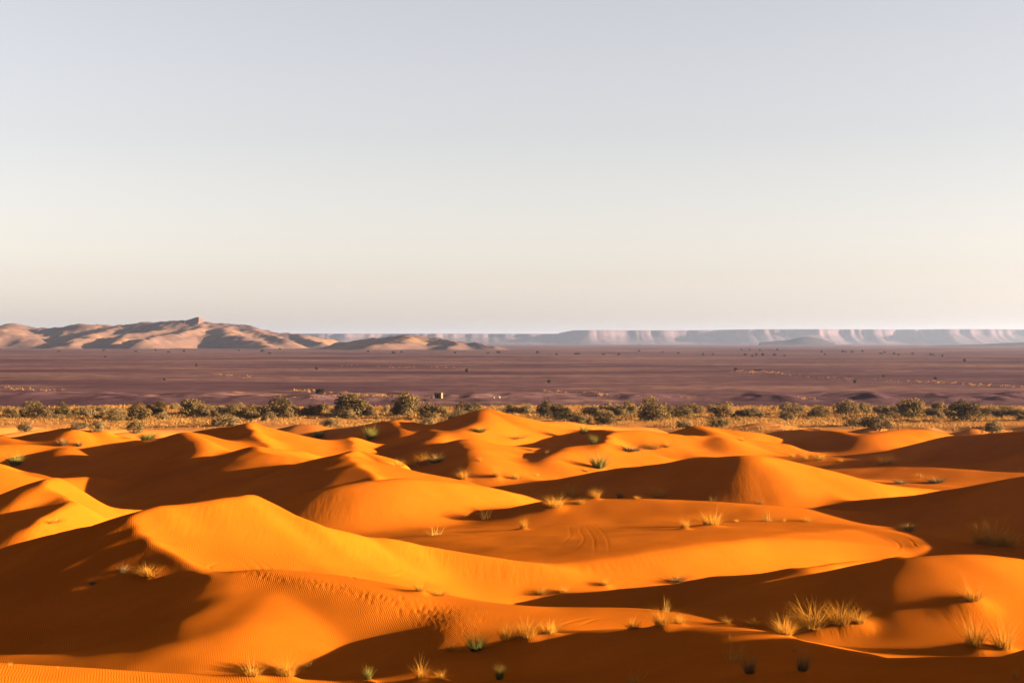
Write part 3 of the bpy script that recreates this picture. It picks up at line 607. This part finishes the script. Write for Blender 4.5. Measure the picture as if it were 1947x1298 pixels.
BUSHES = [
(22,795,34,20,'o','at the far left end of the scrub belt'),(44,790,26,16,'b','behind the leftmost olive bush'),(72,792,38,24,'o','second in the belt from the left edge'),(118,794,38,25,'o','third in the belt from the left edge'),(148,792,27,18,'o','low, just past the third belt bush'),(182,790,30,16,'o','flat-topped, left part of the belt'),
(217,790,30,16,'o','dark, above the black-green low bush'),(223,802,34,14,'o','black-green, very low, in front of the belt'),(264,799,52,29,'o','wide, thin-leaved, left part of the belt'),(300,789,34,20,'b','beside the wide thin-leaved bush'),
(150,818,34,18,'b','dark, behind the far left bright dune'),(188,820,36,21,'b','pale, behind the far left bright dune'),(256,822,40,24,'o','alone on the sand before the belt, left part'),(46,821,28,17,'b','small, alone on the sand at the left'),
(365,789,64,31,'o','large and rounded, left of the long dune crest'),(408,787,24,16,'o','squeezed between two larger belt bushes'),(436,789,52,21,'o','long and low in the belt'),(482,791,42,22,'o','middle-sized, before the widest left bush'),(530,794,68,35,'o','widest of the left belt'),
(430,810,54,21,'b','spreading over the sand in front of the belt'),(626,812,30,18,'b','thin, before the big dark tree'),(592,788,42,19,'o','beside the reddish bank'),(616,782,30,16,'o','small, below the reddish bank'),(652,792,44,16,'o','dark, at the foot of the biggest left tree'),
(668,790,72,42,'o','biggest dark tree left of the tall dune'),(700,790,32,16,'o','dark skirt beside the biggest left tree'),(734,787,24,17,'b','round, between the two big trees'),(776,790,58,42,'o','tall tree with lit crown, left of the tall dune'),(756,790,30,22,'o','dark, leaning on the tall lit tree'),
(815,795,46,29,'o','grey-green, just left of the tall dune'),(843,795,26,23,'o','narrow, touching the tall dune outline'),(815,810,38,16,'b','low, before the grey-green bush'),(882,788,42,25,'o','dark, just above the tall dune flank'),(905,778,28,12,'o','far, small, above the tall dune'),
(757,763,26,12,'b','reddish, far, on the plain edge'),(787,764,26,12,'b','reddish, far, beside its twin on the plain edge'),
(975,788,32,20,'b','first right of the tall dune'),(1003,788,34,22,'b','second right of the tall dune'),(1040,792,38,28,'o','dark, in the pair right of the tall dune'),(1064,795,44,28,'o','lit, in the pair right of the tall dune'),(1075,801,54,19,'o','dark and low, touching the dune'),
(1105,806,44,19,'b','rusty, behind the pink dune'),(1126,788,48,19,'b','hazy, behind the rusty shrub'),(1151,806,48,21,'o','brownish, before the belt in the middle'),(1168,788,44,20,'b','hazy, left of the two dark trees'),(1197,790,30,26,'o','dark, small partner of the biggest right tree'),
(1242,800,64,46,'o','biggest right tree, dark with a wispy top'),(1272,796,44,23,'o','skirt beside the biggest right tree'),(1312,788,48,19,'b','hazy, right of the biggest right tree'),(1300,811,30,14,'b','low, before the biggest right tree'),
(1376,794,52,27,'o','two-toned, in the right belt'),(1366,811,38,20,'o','dark, below the two-toned bush'),(1430,792,54,19,'b','hazy, long, in the right belt'),(1510,788,44,19,'b','hazy, by the small round olive bush'),(1556,794,38,24,'o','small and round, in the right belt'),
(1608,788,48,29,'b','tall, feathery, in the right belt'),(1646,788,28,19,'b','round, after the feathery shrub'),(1676,787,32,19,'b','round, larger, after the feathery shrub'),(1697,786,20,15,'b','smallest round one after the feathery shrub'),(1736,793,62,36,'o','large two-humped, far right belt'),
(1776,792,42,15,'o','dark low strip after the two-humped bush'),(1788,796,20,16,'b','small, between the two large right bushes'),(1836,800,68,38,'o','large dome, last big one of the right belt'),(1881,789,34,17,'b','first past the large dome'),(1912,792,42,15,'b','second past the large dome'),(1937,792,42,17,'b','at the right edge of the belt'),
(1626,811,44,19,'o','dark, flat, before the right belt'),(1668,818,62,32,'b','dense, standing on the sand before the right belt'),(1887,823,44,22,'b','round, dark, alone above the right-hand dark dune')]
def bush(kd, i, x, y, z, w_, h_, label, group):
    e = obj(BNAME[kd][0], None, None, (x, y, z)); e.rotation_euler = (0, 0, rt.uniform(0, 6.28)); e.scale = (w_, w_*0.8, h_/0.66)
    obj('crown', BM[kd][i % 5][0], e); obj('trunk', BM[kd][i % 5][1], e); tag(e, label, 'bush', group); return e
def ground(u, v):
    if v > 776:
        x, y = spot(u, v); z = float(height(x, y))
        if v < 812 and (z > 1.3 or y < 225):                  # the foot is hidden by a dune: stand on the flat behind it
            y = min(13.7*F/(v-CV), 330.0); x = (u-CU)/F*y; z = float(height(x, y))
        return x, y, z
    y = 42000.0/(v-CV); x = (u-CU)/F*y
    for _ in range(4):
        z = float(plain_z(np.array([x]), np.array([y]))[0]); y = (H-z)*F/(v-CV); x = (u-CU)/F*y
    return x, y, z
for i, (u, v, w_, h_, kd, txt) in enumerate(BUSHES):
    x, y, z = ground(u, v)
    bush(kd, i, x, y, z-0.05, w_*y/F*1.3, h_*y/F*1.22, BNAME[kd][1]+txt, 'bushes of the scrub belt')
rb = random.Random(5)
def near_label(u, v, s):
    n = min(BUSHES, key=lambda b: abs(b[0]-u)+2*abs(b[1]-v))
    return '%s shrub %s %s the %s' % ('small' if s < 2.7 else 'middling' if s < 3.7 else 'broad', 'low' if v > 788 else 'just', ('behind' if v < n[1]-2 else 'before') if abs(n[0]-u) < 14 else ('left of' if u < n[0] else 'right of'), ' '.join((BNAME[n[4]][1].replace('dry ', '')+n[5].replace(',', '')).split()[:7]))
used = {}
def once(t):                                                   # called from left to right: repeats are told apart by their order
    k = used[t] = used.get(t, 0)+1
    return t+('', ', further right', ', yet further right', ', furthest right')[min(k, 4)-1]
fill = sorted((rb.uniform(-150, 2100), rb.uniform(778, 800), rb.uniform(1.0, 4.6)) for i in range(180))
for i, (u, v, s) in enumerate(fill):                            # nameless small shrubs filling the belt
    x, y, z = ground(u, v)
    bush('b' if rb.random() < 0.88 else 'o', i, x, y, z-0.05, s, s*rb.uniform(0.45, 0.62), once(near_label(u, v, s)), 'small nameless shrubs of the scrub belt')

# knee-high straw covering the flat: beyond counting
def straw_cover(name, pts, nbl, hs, mat, label, seed):
    r = np.random.RandomState(seed); n = len(pts); P3 = np.repeat(np.asarray(pts), nbl, 0); m = len(P3)
    sc_ = np.repeat(hs*(0.55+0.9*r.rand(n)), nbl); a = r.rand(m)*6.283; rad = sc_*0.75*np.sqrt(r.rand(m)); t = a+r.normal(0, .6, m)
    bx = P3[:, 0]+rad*np.cos(a); by = P3[:, 1]+rad*np.sin(a); h = sc_*(0.5+0.6*r.rand(m)); wd = sc_*0.10; ln = h*(0.25+0.7*r.rand(m)); sx = np.cos(a+1.57+r.normal(0, .8, m)); sy_ = np.sin(a+1.57)
    A = np.stack([bx-sx*wd, by-sy_*wd, P3[:, 2]-0.03], 1); B = np.stack([bx+sx*wd, by+sy_*wd, P3[:, 2]-0.03], 1); C_ = np.stack([bx+np.cos(t)*ln, by+np.sin(t)*ln, P3[:, 2]+h], 1)
    o = obj(name, mesh_np(name, np.stack([A, B, C_], 1).reshape(-1, 3), np.arange(m*3).reshape(-1, 3), mat)); tag(o, label, 'dry grass', kind='stuff')
rn = np.random.RandomState(77)
yy = 200+136*rn.rand(36000)**0.8; xx = (rn.rand(36000)-0.5)*1.15*yy
dens = fbm(xx*0.05, yy*0.035, 3, 55)+np.clip((yy-262)/36, -1.0, 0.55)
keep = dens > rn.rand(36000)*0.7-0.42
xx, yy = xx[keep], yy[keep]; zz = height(xx, yy); keep = zz < 0.75+0.9*rn.rand(len(zz)); xx, yy, zz = xx[keep][:20000], yy[keep][:20000], zz[keep][:20000]
straw_cover('dry_grass', np.stack([xx, yy, zz], 1), 9, 0.44, M['scrub'], 'knee-high straw coloured grass covering the sandy flat before the bushes', 3)
lines = [((556,742),(800,756),260),((1290,756),(1960,763),420),((1398,706),(1497,709),260),((405,711),(478,717),90),((1480,713),(1960,736),300),((640,695),(900,701),130),((0,738),(120,743),90),((1130,752),(1290,757),90),((560,757),(700,752),120),((1040,744),(1130,748),60)]
pp = []
for (a, b, n) in lines:
    for k in range(int(n*0.36)):
        t = rn.rand(); x, y, z = ground(a[0]+(b[0]-a[0])*t+rn.normal(0, 6), a[1]+(b[1]-a[1])*t+rn.normal(0, 1.3)); pp.append((x, y, z))
straw_cover('plain_grass', np.array(pp), 7, 0.42, M['scrub'], 'thin pale lines of dry grass along the gravel plain', 4)

# far acacias on the plain, mere dots
AC = [(mesh_np('crown', *leafball(12, 45, 0.07, 800+i, 0.5), M['thorn']), mesh_np('trunk', *stems(3, 0.45, 830+i, 0.03), M['bark'])) for i in range(3)]
FAR = [(610,747,15,9),(312,723,4,6),(373,698,4,8),(602,703,5,6),(888,707,6,8),(1044,728,5,7),(498,669,9,5),(513,673,5,5),(532,665,4,4),(350,669,5,4),(258,669,5,4),(198,667,5,4),(295,666,4,3),(112,669,5,4),(200,679,4,3),(320,670,4,3),(748,672,7,5),(763,670,4,3),(866,672,5,4),(700,669,4,3),(928,672,5,3),(948,672,8,5),(1022,672,5,6),(1058,675,4,4),(1098,674,9,4),(1147,675,6,4),(1176,675,5,4),(1337,676,4,6),(1356,674,5,3),(1417,676,5,5),(1430,678,5,4),(1438,675,4,5),(1450,676,5,5),(1473,676,6,4),(1491,677,5,3),(1410,666,3,4),(1425,666,3,3),(1445,667,4,4),(1478,666,4,4),(1562,670,4,4),(1568,674,4,3),(1602,669,4,4),(1608,670,4,3),(1620,670,5,4),(1640,669,4,4),(1675,673,7,3),(1682,671,4,4),(1700,674,4,5),(1708,675,4,3),(1735,673,5,4),(1769,675,4,4),(1775,676,5,4),(1792,677,4,4),(1834,687,5,6),(1398,704,9,5),(1440,705,13,4),(1625,728,5,7),(1680,717,4,5),(1778,721,5,6),(455,667,4,3),(1215,668,4,3),(1260,670,4,3),(1290,672,5,3)]
SPECIAL = {0: 'spreading acacia standing on the near edge of the plain', 1: 'lone dark acacia on the plain below the left hills', 2: 'lone upright acacia under the highest hill', 3: 'lone small acacia between the two hill groups on the plain', 4: 'lone dark acacia on the plain left of its middle', 5: 'lone thin acacia low on the plain right of its middle', 53: 'lone dark acacia high on the right plain', 54: 'dark acacia at the pale grass streak, smaller of two', 55: 'wide dark acacia at the pale grass streak, wider of two', 56: 'lone acacia low on the right plain', 57: 'thin acacia midway down the right plain', 58: 'lone acacia by the right edge of the plain'}
def far_label(u, v, w_, h_):
    z = [(160, 'below the leftmost hill'), (250, 'below the second left hill'), (340, 'below the long hill shoulder'), (480, 'below the highest hill'), (560, 'below the hill tail'), (720, 'left of the low middle hill'), (800, 'under the low middle hill'), (900, 'at the foot of the low middle hill'), (1000, 'where the bare cliff begins'), (1120, 'below the cliff corner'), (1240, 'under the lit cliff'), (1345, 'left of the acacia cluster'), (1420, 'first in the acacia cluster'), (1440, 'inside the acacia cluster'), (1500, 'last in the acacia cluster'), (1590, 'under the blue cone hill'), (1615, 'just past the cone hill'), (1660, 'well past the cone hill'), (1690, 'in the right row'), (1740, 'further along the right row'), (2000, 'ending the right row')]
    return 'tiny %s far acacia, %s, %s' % ('spreading' if w_ > h_+1 else 'upright' if h_ > w_ else 'round', 'higher up' if v < 670 else 'mid distance' if v < 674.5 else 'lower down', [t for e, t in z if u < e][0])
FL = {}
for q in sorted(FAR): FL[q] = once(far_label(*q))
for i, (u, v, w_, h_) in enumerate(FAR):
    x, y, z = ground(u, v); e = obj('acacia_tree', None, None, (x, y, z-0.05)); s = w_*y/F*1.4; e.scale = (s, s, h_*y/F/0.5); e.rotation_euler = (0, 0, i*1.3)
    obj('crown', AC[i % 3][0], e); obj('trunk', AC[i % 3][1], e)
    tag(e, SPECIAL.get(i) or FL[(u, v, w_, h_)], 'tree', 'lone acacias on the plain' if i in SPECIAL else 'acacia dots on the far plain')

# the small hut and the stones at the near edge of the plain
def box(bm, x0, x1, y0, y1, z0, z1):
    v = [bm.verts.new(p) for p in ((x0,y0,z0),(x1,y0,z0),(x1,y1,z0),(x0,y1,z0),(x0,y0,z1),(x1,y0,z1),(x1,y1,z1),(x0,y1,z1))]
    for f in ((0,1,5,4),(1,2,6,5),(2,3,7,6),(3,0,4,7),(4,5,6,7),(3,2,1,0)): bm.faces.new([v[i] for i in f])
def bmobj(name, mat, boxes, parent):
    bm = bmesh.new()
    for b in boxes: box(bm, *b)
    bmesh.ops.bevel(bm, geom=bm.edges[:], offset=0.02, segments=1, affect='EDGES')
    me = bpy.data.meshes.new(name); bm.to_mesh(me); bm.free(); me.materials.append(mat); return obj(name, me, parent)
x, y, z = ground(834, 757); hut = obj('mud_hut', None, None, (x, y, z)); hut.rotation_euler = (0, 0, -0.25)
bmobj('wall', M['mud'], [(-.8,-.25,-.6,-.45,0,1.15),(.1,.8,-.6,-.45,0,1.15),(-.25,.1,-.6,-.45,.8,1.15),(-.8,-.65,-.45,.6,0,1.15),(.65,.8,-.45,.6,0,1.15),(-.65,.65,.45,.6,0,1.15)], hut)
bmobj('roof', M['mud'], [(-.86,.86,-.66,.66,1.152,1.26)], hut); bmobj('doorway_shade', M['dark'], [(-.245,.095,-.50,-.47,0,.795)], hut)  # dark slab in the doorway stands in for the shade inside
tag(hut, 'small square mud hut alone on the near edge of the plain', 'hut')
def boulder(name, u, v, wpx, hpx, mat, label, seed, group=None):
    bm = bmesh.new(); bmesh.ops.create_icosphere(bm, subdivisions=2, radius=0.5); r = random.Random(seed)
    for q in bm.verts: q.co *= 0.75+0.45*r.random()
    me = bpy.data.meshes.new(name); bm.to_mesh(me); bm.free(); me.materials.append(mat)
    x, y, z = ground(u, v); o = obj(name, me, None, (x, y, z+0.1)); o.scale = (wpx*y/F, wpx*y/F*.7, hpx*y/F*1.5); tag(o, label, 'boulder', group)
boulder('boulder', 876, 755, 9, 5, M['darkrock'], 'dark boulder right of the mud hut, larger of the heap', 1); boulder('boulder', 887, 756, 8, 4, M['darkrock'], 'dark boulder right of the mud hut, flatter of the heap', 2)
boulder('boulder', 893, 757, 4, 3, M['stone'], 'pale stone at the end of the dark boulder heap', 3); boulder('boulder', 939, 757, 4, 2.5, M['stone'], 'pale stone on the plain, first of two beyond the heap', 4); boulder('boulder', 949, 756, 5, 3, M['stone'], 'pale stone on the plain, second of two beyond the heap', 5); boulder('boulder', 822, 758, 9, 4, M['darkrock'], 'dark boulder just left of the mud hut', 6)
x, y, z = ground(906, 757); bush('o', 2, x, y, z, 9*y/F, 10*y/F, 'dark olive bush on the plain right of the boulder heap', 'bushes of the scrub belt')

# ------------------------------------------------------------ the dusty air
def haze_box():
    bm = bmesh.new(); bmesh.ops.create_cube(bm, size=1.0)
    me = bpy.data.meshes.new('haze'); bm.to_mesh(me); bm.free()
    o = obj('haze', me); o.scale = (110000, 130000, 140); o.location = (0, 0, 63)
    m = bpy.data.materials.new('dusty_air'); m.use_nodes = True; nt = m.node_tree; nt.nodes.clear()
    out = nt.nodes.new('ShaderNodeOutputMaterial'); v = nt.nodes.new('ShaderNodeVolumePrincipled')
    v.inputs['Color'].default_value = (0.75, 0.76, 0.97, 1); v.inputs['Density'].default_value = HAZE; v.inputs['Anisotropy'].default_value = 0.72
    nt.links.new(v.outputs[0], out.inputs['Volume']); me.materials.append(m)
    tag(o, 'thin dusty haze softening the far hills and cliff', 'haze', kind='stuff')
HAZE = 4.8e-5
haze_box()
